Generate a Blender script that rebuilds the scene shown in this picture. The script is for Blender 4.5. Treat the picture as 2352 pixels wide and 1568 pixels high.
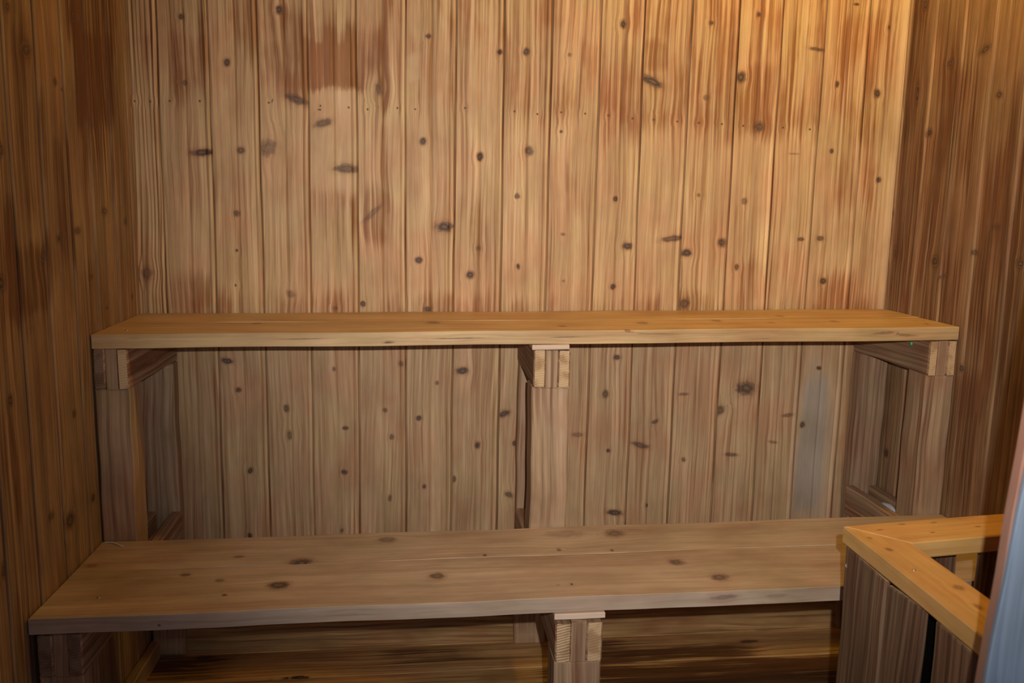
import bpy, math, random
from mathutils import Vector, Matrix, noise

# ------------------------------------------------------------------ scene / camera / light
for o in list(bpy.data.objects):
    bpy.data.objects.remove(o, do_unlink=True)
scene = bpy.context.scene
COL = scene.collection
CAM_Z = 1.05                       # lens height above the floor (m)
F_PX, YAW, PITCH, ROLL = 2121.9, 0.1062, -0.1653, 0.0189

def cam_axes():
    cy, sy = math.cos(YAW), math.sin(YAW); cp, sp = math.cos(PITCH), math.sin(PITCH)
    f = Vector((sy*cp, cy*cp, sp)); r0 = Vector((cy, -sy, 0)); u0 = r0.cross(f)
    cr, sr = math.cos(ROLL), math.sin(ROLL)
    return r0*cr + u0*sr, -r0*sr + u0*cr, f
CR, CU, CF = cam_axes()
CAM = Vector((0, 0, CAM_Z))
cd = bpy.data.cameras.new('camera'); cam = bpy.data.objects.new('camera', cd); COL.objects.link(cam)
cd.sensor_width = 36; cd.lens = 36*F_PX/2352; cd.clip_start = 0.02
M = Matrix((CR, CU, -CF)).transposed().to_4x4(); M.translation = CAM
cam.matrix_world = M
cd.dof.use_dof = True; cd.dof.focus_distance = 1.8; cd.dof.aperture_fstop = 7.0
scene.camera = cam

scene.view_settings.view_transform = 'Standard'
scene.view_settings.look = 'None'
scene.view_settings.gamma = 1
scene.view_settings.exposure = 0.08
scene.view_settings.use_curve_mapping = False

w = bpy.data.worlds.new('outdoors'); scene.world = w; w.use_nodes = True
bg = w.node_tree.nodes['Background']; bg.inputs['Color'].default_value = (0.62, 0.76, 1, 1); bg.inputs['Strength'].default_value = 0.25

def lamp(name, kind, loc, energy, color, **kw):
    d = bpy.data.lights.new(name, kind); d.energy = energy; d.color = color
    for k, v in kw.items(): setattr(d, k, v)
    o = bpy.data.objects.new(name, d); COL.objects.link(o); o.location = loc
    return o
# the camera's flash, a hand's width up and to the right of the lens
FL = lamp('camera_flash', 'SPOT', CAM + CR*0.05 + CU*0.055, 92, (1, 0.97, 0.94), shadow_soft_size=0.006, spot_size=math.radians(77), spot_blend=1.0)
FL.rotation_euler = (CF + CR*0.12 + CU*0.10).to_track_quat('-Z', 'Y').to_euler()
# the bulb of the sauna lamp high in the right-hand corner
LAMP_P = Vector((0.84, 1.50, 1.84))
BULB = lamp('lamp_bulb', 'POINT', LAMP_P, 13.5, (1, 0.67, 0.10), shadow_soft_size=0.045)

# ------------------------------------------------------------------ helpers
def s2l(r, g, b):
    f = lambda c: (c/255/12.92) if c/255 <= 0.04045 else ((c/255+0.055)/1.055)**2.4
    return (f(r), f(g), f(b), 1)

class NT:
    def __init__(s, name):
        s.m = bpy.data.materials.new(name); s.m.use_nodes = True; s.t = s.m.node_tree
        s.t.nodes.clear(); s.L = s.t.links
    def n(s, typ, **kw):
        x = s.t.nodes.new(typ)
        for k, v in kw.items(): setattr(x, k, v)
        return x
    def put(s, sock, v):
        if hasattr(v, 'is_linked') or isinstance(v, bpy.types.NodeSocket): s.L.new(v, sock)
        else: sock.default_value = v
    def math(s, op, a, b=None, c=None, clamp=False):
        x = s.n('ShaderNodeMath', operation=op); x.use_clamp = clamp
        s.put(x.inputs[0], a)
        if b is not None: s.put(x.inputs[1], b)
        if c is not None: s.put(x.inputs[2], c)
        return x.outputs[0]
    def mix(s, f, a, b, mode='MIX'):
        x = s.n('ShaderNodeMix', data_type='RGBA', blend_type=mode)
        s.put(x.inputs[0], f); s.put(x.inputs[6], a); s.put(x.inputs[7], b)
        return x.outputs[2]
    def comb(s, x, y, z):
        c = s.n('ShaderNodeCombineXYZ')
        for i, v in enumerate((x, y, z)): s.put(c.inputs[i], v)
        return c.outputs[0]
    def noise(s, vec, scale=1, detail=2, rough=0.5):
        x = s.n('ShaderNodeTexNoise'); s.put(x.inputs['Vector'], vec)
        x.inputs['Scale'].default_value = scale; x.inputs['Detail'].default_value = detail; x.inputs['Roughness'].default_value = rough
        return x.outputs['Fac']
    def step(s, v, a, b):          # smoothstep
        x = s.n('ShaderNodeMapRange', interpolation_type='SMOOTHSTEP'); x.clamp = True
        s.put(x.inputs[0], v); x.inputs[1].default_value = a; x.inputs[2].default_value = b
        return x.outputs[0]
    def attr(s, name):
        return s.n('ShaderNodeAttribute', attribute_name=name)

def wood(name, light, dark, stain=(0.50, 0.31, 0.20), knot=(0.06, 0.034, 0.02), rough=0.6, ringy=0.5,
         fine=0.5, stains=1.0, base_stain=0.0, bump=0.25, spec=0.35, mottle=0.35, streak=1.0, grey=(204, 172, 132), vmot=0.85, under=0):
    N = NT(name)
    sep = N.n('ShaderNodeSeparateXYZ'); N.L.new(N.attr('bc').outputs['Vector'], sep.inputs[0])
    ac, al, sd = sep.outputs
    ks = N.n('ShaderNodeSeparateXYZ'); N.L.new(N.attr('kn').outputs['Vector'], ks.inputs[0])
    u, v, r = ks.outputs
    kmask = N.attr('km').outputs['Fac']                      # 1 at a knot's centre, 0 away from it
    kst = N.attr('ks').outputs['Fac']                        # darkness of that knot
    sg = N.attr('sg'); sgs = N.n('ShaderNodeSeparateColor'); N.L.new(sg.outputs['Color'], sgs.inputs[0])
    st, gy, tone = sgs.outputs; ring_a = sg.outputs['Alpha']
    sdo = N.math('MULTIPLY', sd, 7.31)
    d = N.math('SQRT', N.math('ADD', N.math('MULTIPLY', u, u), N.math('MULTIPLY', v, v)))
    # grain lines bend round a knot
    k0 = N.math('MULTIPLY', N.math('POWER', N.math('MAXIMUM', kmask, 0.0), 1.5), 0.6)
    aw = N.math('SUBTRACT', ac, N.math('MULTIPLY', N.math('MULTIPLY', u, r), k0))
    wob = N.noise(N.comb(N.math('MULTIPLY', ac, 9), N.math('MULTIPLY', al, 2.2), sdo), 1, 1)
    aw = N.math('ADD', aw, N.math('MULTIPLY', wob, 0.03))
    f1 = N.noise(N.comb(N.math('MULTIPLY', aw, 620), N.math('MULTIPLY', al, 9), sdo), 1, 2)
    f2 = N.noise(N.comb(N.math('MULTIPLY', aw, 150), N.math('MULTIPLY', al, 2.6), sdo), 1, 2)
    f3 = N.noise(N.comb(N.math('MULTIPLY', aw, 34), N.math('MULTIPLY', al, 1.3), sdo), 1, 1)
    wv = N.math('SINE', N.math('MULTIPLY', N.math('ADD', aw, N.math('MULTIPLY', f3, 0.026)), 2*math.pi/0.0085))
    wv = N.math('POWER', N.math('MULTIPLY_ADD', wv, 0.5, 0.5), 3.0)
    g = N.math('ADD', N.math('MULTIPLY', N.math('SUBTRACT', f2, 0.5), 1.3*streak), N.math('MULTIPLY', N.math('SUBTRACT', f1, 0.5), 1.1*fine))
    g = N.math('ADD', g, N.math('MULTIPLY', N.math('SUBTRACT', f3, 0.5), 0.9*streak))
    g = N.math('ADD', g, N.math('MULTIPLY', wv, N.math('MULTIPLY', ring_a, ringy)))
    g = N.math('ADD', g, 0.33, clamp=True)
    col = N.mix(g, light, dark)
    mo = N.noise(N.comb(N.math('MULTIPLY', ac, 16), N.math('MULTIPLY', al, 5.5), sdo), 1, 3, 0.6)
    mo2 = N.noise(N.comb(N.math('MULTIPLY', ac, 11), N.math('MULTIPLY', al, 7), N.math('ADD', sdo, 40)), 1, 2, 0.6)
    # rosy / sandy drift of hue
    col = N.mix(N.math('MULTIPLY', N.step(mo2, 0.38, 0.68), mottle), col, N.mix(1.0, col, (1.0, 0.74, 0.66, 1), 'MULTIPLY'))
    col = N.mix(N.math('MULTIPLY', N.step(mo2, 0.55, 0.30), mottle*0.8), col, N.mix(1.0, col, (1.0, 1.0, 0.80, 1), 'MULTIPLY'))
    # stains: explicit patches plus a little random mottling, both broken up along the grain
    br = N.math('ADD', N.math('MULTIPLY', N.math('SUBTRACT', f2, 0.5), 1.7), N.math('MULTIPLY', N.math('SUBTRACT', mo, 0.5), 2.0))
    sm = N.math('ADD', N.math('MULTIPLY', st, stains*0.85), N.math('MULTIPLY', br, 0.95))
    sm = N.math('ADD', sm, base_stain)
    sm = N.math('MULTIPLY', N.step(sm, 0.08, 0.90), N.step(N.math('ADD', st, base_stain), -0.12, 0.22))
    col = N.mix(sm, col, N.mix(1.0, col, stain + (1,), 'MULTIPLY'))
    # weathered pale patches; the greyer tint is a painted daylight sheen
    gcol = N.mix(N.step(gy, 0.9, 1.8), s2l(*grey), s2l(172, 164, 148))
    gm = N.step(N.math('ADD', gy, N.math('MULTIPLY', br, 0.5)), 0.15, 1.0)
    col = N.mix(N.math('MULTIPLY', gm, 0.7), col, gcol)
    vm = N.math('MULTIPLY_ADD', N.math('SUBTRACT', mo, 0.5), vmot, 1.0)
    col = N.mix(1.0, col, N.comb(vm, N.math('MULTIPLY_ADD', N.math('SUBTRACT', vm, 1.0), 1.15, 1.0), N.math('MULTIPLY_ADD', N.math('SUBTRACT', vm, 1.0), 1.35, 1.0)), 'MULTIPLY')
    if under:        # paints in the missing lamplight on boards below the upper seat
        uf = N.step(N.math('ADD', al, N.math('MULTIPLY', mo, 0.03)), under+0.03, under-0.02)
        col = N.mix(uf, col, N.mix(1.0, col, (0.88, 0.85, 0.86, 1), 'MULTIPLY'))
    # board tone
    tn = N.math('MULTIPLY_ADD', tone, 1.0, 0.5)
    col = N.mix(1.0, col, N.comb(tn, tn, tn), 'MULTIPLY')
    # knots
    nz = N.noise(N.comb(N.math('MULTIPLY', ac, 95), N.math('MULTIPLY', al, 95), sdo), 1, 2)
    dn = N.math('ADD', d, N.math('MULTIPLY', N.math('SUBTRACT', nz, 0.5), 1.0))
    gate = N.step(kmask, 0.45, 0.62)
    halo = N.math('MULTIPLY', N.math('MULTIPLY', N.step(dn, 2.3, 0.7), gate), N.math('MULTIPLY', kst, 0.42))
    core = N.math('MULTIPLY', N.math('MULTIPLY', N.step(dn, 1.30, 0.80), gate), kst)
    col = N.mix(halo, col, N.mix(1.0, col, (0.50, 0.30, 0.20, 1), 'MULTIPLY'))
    kc = N.mix(N.step(N.math('SINE', N.math('MULTIPLY', dn, 9)), -0.2, 0.9), knot + (1,), tuple(c*2.6 for c in knot) + (1,))
    col = N.mix(N.math('MULTIPLY', core, 0.92), col, kc)
    bs = N.n('ShaderNodeBsdfPrincipled'); N.L.new(col, bs.inputs['Base Color'])
    bs.inputs['Roughness'].default_value = rough; bs.inputs['Specular IOR Level'].default_value = spec
    hh = N.math('ADD', N.math('MULTIPLY', f1, 0.5), N.math('ADD', N.math('MULTIPLY', f2, 0.6), N.math('MULTIPLY', N.math('MULTIPLY', wv, ring_a), -0.9)))
    bp = N.n('ShaderNodeBump'); bp.inputs['Strength'].default_value = bump; bp.inputs['Distance'].default_value = 0.0012
    N.L.new(hh, bp.inputs['Height']); N.L.new(bp.outputs[0], bs.inputs['Normal'])
    out = N.n('ShaderNodeOutputMaterial'); N.L.new(bs.outputs[0], out.inputs[0])
    return N.m

def end_grain(name, light, dark, contrast=0.7):
    N = NT(name)
    p = N.n('ShaderNodeNewGeometry').outputs['Position']; sp = N.n('ShaderNodeSeparateXYZ'); N.L.new(p, sp.inputs[0])
    x, y, z = sp.outputs
    bend = N.noise(p, 22, 2)
    ph = N.math('ADD', N.math('MULTIPLY', z, 1300), N.math('ADD', N.math('MULTIPLY', x, -260), N.math('MULTIPLY', bend, 14)))
    wv = N.step(N.math('SINE', ph), 0.0, 0.9)
    dirt = N.step(N.noise(p, 38, 3), 0.42, 0.66)
    col = N.mix(N.math('MULTIPLY', wv, contrast), light, dark)
    col = N.mix(N.math('MULTIPLY', dirt, 0.55), col, N.mix(1.0, col, (0.42, 0.28, 0.19, 1), 'MULTIPLY'))
    bs = N.n('ShaderNodeBsdfPrincipled'); N.L.new(col, bs.inputs['Base Color']); bs.inputs['Roughness'].default_value = 0.8
    bs.inputs['Specular IOR Level'].default_value = 0.2
    bp = N.n('ShaderNodeBump'); bp.inputs['Strength'].default_value = 0.3; bp.inputs['Distance'].default_value = 0.001
    N.L.new(N.math('MULTIPLY', wv, -1), bp.inputs['Height']); N.L.new(bp.outputs[0], bs.inputs['Normal'])
    out = N.n('ShaderNodeOutputMaterial'); N.L.new(bs.outputs[0], out.inputs[0])
    return N.m

def plain(name, col, rough=0.5, metal=0.0, emit=None, noise=0.0, nscale=(60, 60, 4), spec=0.4):
    N = NT(name)
    bs = N.n('ShaderNodeBsdfPrincipled')
    if noise:
        p = N.n('ShaderNodeNewGeometry').outputs['Position']
        m = N.n('ShaderNodeVectorMath', operation='MULTIPLY'); N.L.new(p, m.inputs[0]); m.inputs[1].default_value = nscale
        f = N.step(N.noise(m.outputs[0], 1, 3), 0.3, 0.7)
        c2 = tuple(c*(1+noise) for c in col[:3]) + (1,); c1 = tuple(c*(1-noise) for c in col[:3]) + (1,)
        N.L.new(N.mix(f, c1, c2), bs.inputs['Base Color'])
    else: bs.inputs['Base Color'].default_value = col
    bs.inputs['Roughness'].default_value = rough; bs.inputs['Metallic'].default_value = metal
    bs.inputs['Specular IOR Level'].default_value = spec
    if emit: bs.inputs['Emission Color'].default_value = emit[0]; bs.inputs['Emission Strength'].default_value = emit[1]
    out = N.n('ShaderNodeOutputMaterial'); N.L.new(bs.outputs[0], out.inputs[0])
    return N.m

def sm(a, b, x):
    if a == b: return 1.0 if x >= b else 0.0
    t = max(0.0, min(1.0, (x-a)/(b-a))); return t*t*(3-2*t)

class MB:
    """collects boards with their grain coordinates and knots into one mesh"""
    def __init__(s): s.v = []; s.f = []; s.bc = []; s.kn = []; s.km = []; s.ks = []; s.sg = []; s.mi = []
    def vert(s, p, a, l, seed, knots=(), stains=(), pales=(), tone=0.5, ring=0.3, kq=None, grey=0.0, stain=0.0):
        qa, ql = kq if kq else (a, l)
        best = None
        for k in knots:
            dx, dz = qa-k[0], ql-k[1]
            if abs(dx) > 0.09 or abs(dz) > 0.09: continue
            m = 1-math.hypot(dx, dz)/(3.5*max(k[2], k[3], 0.006))
            if best is None or m > best[0]: best = (m, dx, dz, k)
        if best and best[0] > 0:
            m, dx, dz, k = best; th = math.radians(k[4]); c, sn = math.cos(th), math.sin(th)
            s.kn.append(((dx*c+dz*sn)/k[2], (-dx*sn+dz*c)/k[3], min(k[2], k[3]*1.3))); s.km.append(m); s.ks.append(k[5])
        else:
            s.kn.append((9.0, 9.0, 0.0)); s.km.append(0.0); s.ks.append(0.0)
        st = stain
        if stains or pales:
            wn = noise.noise(Vector((qa*9, ql*5, seed))); wn2 = noise.noise(Vector((qa*30, ql*14, seed+9)))
            qa, ql = qa+0.010*wn, ql+0.012*wn+0.012*wn2
        for x0, x1, z0, z1, am, so in stains:
            if x0-0.012 < qa < x1+0.012 and z0-so < ql < z1+so:
                e = sm(x0-0.012, x0+0.006, qa)*(1-sm(x1-0.006, x1+0.012, qa))*sm(z0-so*0.7, z0+so*0.5, ql)*(1-sm(z1-so*0.5, z1+so*0.7, ql))
                st = max(st, am*e)
        gy = grey
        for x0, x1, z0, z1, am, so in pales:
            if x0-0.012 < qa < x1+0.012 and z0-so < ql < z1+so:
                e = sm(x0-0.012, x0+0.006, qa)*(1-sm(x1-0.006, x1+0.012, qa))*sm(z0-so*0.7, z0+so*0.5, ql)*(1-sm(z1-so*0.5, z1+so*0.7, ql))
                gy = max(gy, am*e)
        s.v.append(tuple(p)); s.bc.append((a, l, seed)); s.sg.append((st, gy, tone, ring))
        return len(s.v)-1
    def slab(s, P, T, L, W, seed, ch=0.0025, dl=0.012, dw=0.012, knots=(), tone=0.5, ring=0.3, wob=0.0008, stain=0.0, grey=0.0, stains=(), pales=(), ends=1, edge_knots=()):
        """P: four corners (l0w0, l1w0, l1w1, l0w1) of the show face, T: thickness vector away from it,
        L / W: unit directions along / across the grain"""
        P = [Vector(p) for p in P]; T = Vector(T); L = Vector(L).normalized(); W = Vector(W).normalized()
        thk = T.length; Tn = T.normalized()
        len_l = max((P[1]-P[0]).length, (P[2]-P[3]).length); len_w = max((P[3]-P[0]).length, (P[2]-P[1]).length)
        nl = max(2, int(len_l/dl)); nw = max(2, int(len_w/dw))
        cl = min(ch/len_l, 0.2); cw = min(ch/len_w, 0.2)
        us = [0.0, cl] + [cl+(1-2*cl)*i/nl for i in range(1, nl)] + [1-cl, 1.0]
        ws = [0.0, cw] + [cw+(1-2*cw)*i/nw for i in range(1, nw)] + [1-cw, 1.0]
        ph = seed*2.17
        def pt(u, w):
            return (P[0]*(1-u)+P[1]*u)*(1-w)+(P[3]*(1-u)+P[2]*u)*w
        ids = {}
        for side in (0, 1):
            for i, u in enumerate(us):
                for j, w_ in enumerate(ws):
                    edge = i in (0, len(us)-1) or j in (0, len(ws)-1)
                    p = pt(u, w_)
                    dpt = (ch if edge else 0.0)
                    t = dpt if side == 0 else thk-dpt
                    l = p.dot(L); a = p.dot(W)
                    q = p + Tn*t
                    if wob:
                        q = q + W*(wob*math.sin(l*17+ph)*1.0+wob*0.6*math.sin(l*47+ph*3)) + Tn*(wob*math.sin(l*13+ph*1.7+a*20))
                    ids[side, i, j] = s.vert(q, a+(t if edge or side else 0.0)*1.0, l, seed, knots if side == 0 else (), stains, pales, tone, ring, (a, l) if side == 0 else None, grey, stain)
        A, B = len(us), len(ws)
        def face(q, m=0): s.f.append(q); s.mi.append(m)
        flip = (L.cross(W)).dot(Tn) > 0
        def qf(a, b, c, d, m=0): face((d, c, b, a) if flip else (a, b, c, d), m)
        for i in range(A-1):
            for j in range(B-1):
                qf(ids[0, i, j], ids[0, i+1, j], ids[0, i+1, j+1], ids[0, i, j+1])
                qf(ids[1, i, j+1], ids[1, i+1, j+1], ids[1, i+1, j], ids[1, i, j])
        for i in range(A-1):
            if not edge_knots: qf(ids[1, i, 0], ids[1, i+1, 0], ids[0, i+1, 0], ids[0, i, 0])
            qf(ids[0, i, B-1], ids[0, i+1, B-1], ids[1, i+1, B-1], ids[1, i, B-1])
        if edge_knots:           # the narrow front edge gets rows of its own so that knots and shakes can sit on it
            K = 5; rows = [[ids[0, i, 0] for i in range(A)]]
            for k in range(1, K):
                row = []
                for i in range(A):
                    a_, b_ = Vector(s.v[ids[0, i, 0]]), Vector(s.v[ids[1, i, 0]]); p = a_.lerp(b_, k/K)
                    row.append(s.vert(p, p.dot(W)+ch+(thk-2*ch)*k/K, p.dot(L), seed, edge_knots, (), (), tone, ring, (ch+(thk-2*ch)*k/K, p.dot(L)), grey, stain))
                rows.append(row)
            rows.append([ids[1, i, 0] for i in range(A)])
            for k in range(K):
                for i in range(A-1): qf(rows[k+1][i], rows[k+1][i+1], rows[k][i+1], rows[k][i])
        for j in range(B-1):
            qf(ids[0, 0, j], ids[0, 0, j+1], ids[1, 0, j+1], ids[1, 0, j], ends)
            qf(ids[1, A-1, j], ids[1, A-1, j+1], ids[0, A-1, j+1], ids[0, A-1, j], ends)
    def build(s, name, mats, parent=None, smooth=False):
        off = Vector(parent.location) if parent else Vector((0, 0, 0))
        me = bpy.data.meshes.new(name)
        me.from_pydata([tuple(Vector(p)-off) for p in s.v], [], s.f)
        flat = lambda L: [c for t in L for c in t]
        a = me.attributes.new('bc', 'FLOAT_VECTOR', 'POINT'); a.data.foreach_set('vector', flat(s.bc))
        a = me.attributes.new('kn', 'FLOAT_VECTOR', 'POINT'); a.data.foreach_set('vector', flat(s.kn))
        a = me.attributes.new('km', 'FLOAT', 'POINT'); a.data.foreach_set('value', s.km)
        a = me.attributes.new('ks', 'FLOAT', 'POINT'); a.data.foreach_set('value', s.ks)
        a = me.attributes.new('sg', 'FLOAT_COLOR', 'POINT'); a.data.foreach_set('color', flat(s.sg))
        for m in (mats if isinstance(mats, (list, tuple)) else [mats]): me.materials.append(m)
        me.polygons.foreach_set('material_index', [min(m, len(me.materials)-1) for m in s.mi])
        me.polygons.foreach_set('use_smooth', [smooth]*len(s.f))
        me.update()
        o = bpy.data.objects.new(name, me); COL.objects.link(o)
        if parent: o.parent = parent
        return o

def thing(name, label, cat, loc, group=None):
    o = bpy.data.objects.new(name, None); COL.objects.link(o); o.location = loc; o.empty_display_size = 0.1
    o['label'] = label; o['category'] = cat
    if group: o['group'] = group
    return o
def structure(o): o['kind'] = 'structure'; return o
def simple(name, verts, faces, mat, parent=None, smooth=False):
    off = Vector(parent.location) if parent else Vector((0, 0, 0))
    me = bpy.data.meshes.new(name); me.from_pydata([tuple(Vector(p)-off) for p in verts], [], faces); me.materials.append(mat)
    me.polygons.foreach_set('use_smooth', [smooth]*len(faces)); me.update()
    o = bpy.data.objects.new(name, me); COL.objects.link(o)
    if parent: o.parent = parent
    return o
def lathe(prof, n, c, axis='z', sc=1.0):
    vs, fs = [], []
    for r, h in prof:
        for k in range(n):
            t = 2*math.pi*k/n; a, b = r*math.cos(t)*sc, r*math.sin(t)*sc
            d = {'z': (a, b, h*sc), 'x': (h*sc, a, b), 'y': (a, h*sc, b)}[axis]
            vs.append(Vector(c)+Vector(d))
    for i in range(len(prof)-1):
        for k in range(n):
            k2 = (k+1) % n; q = (i*n+k, i*n+k2, (i+1)*n+k2, (i+1)*n+k)
            fs.append(q)
    return vs, fs

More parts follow.
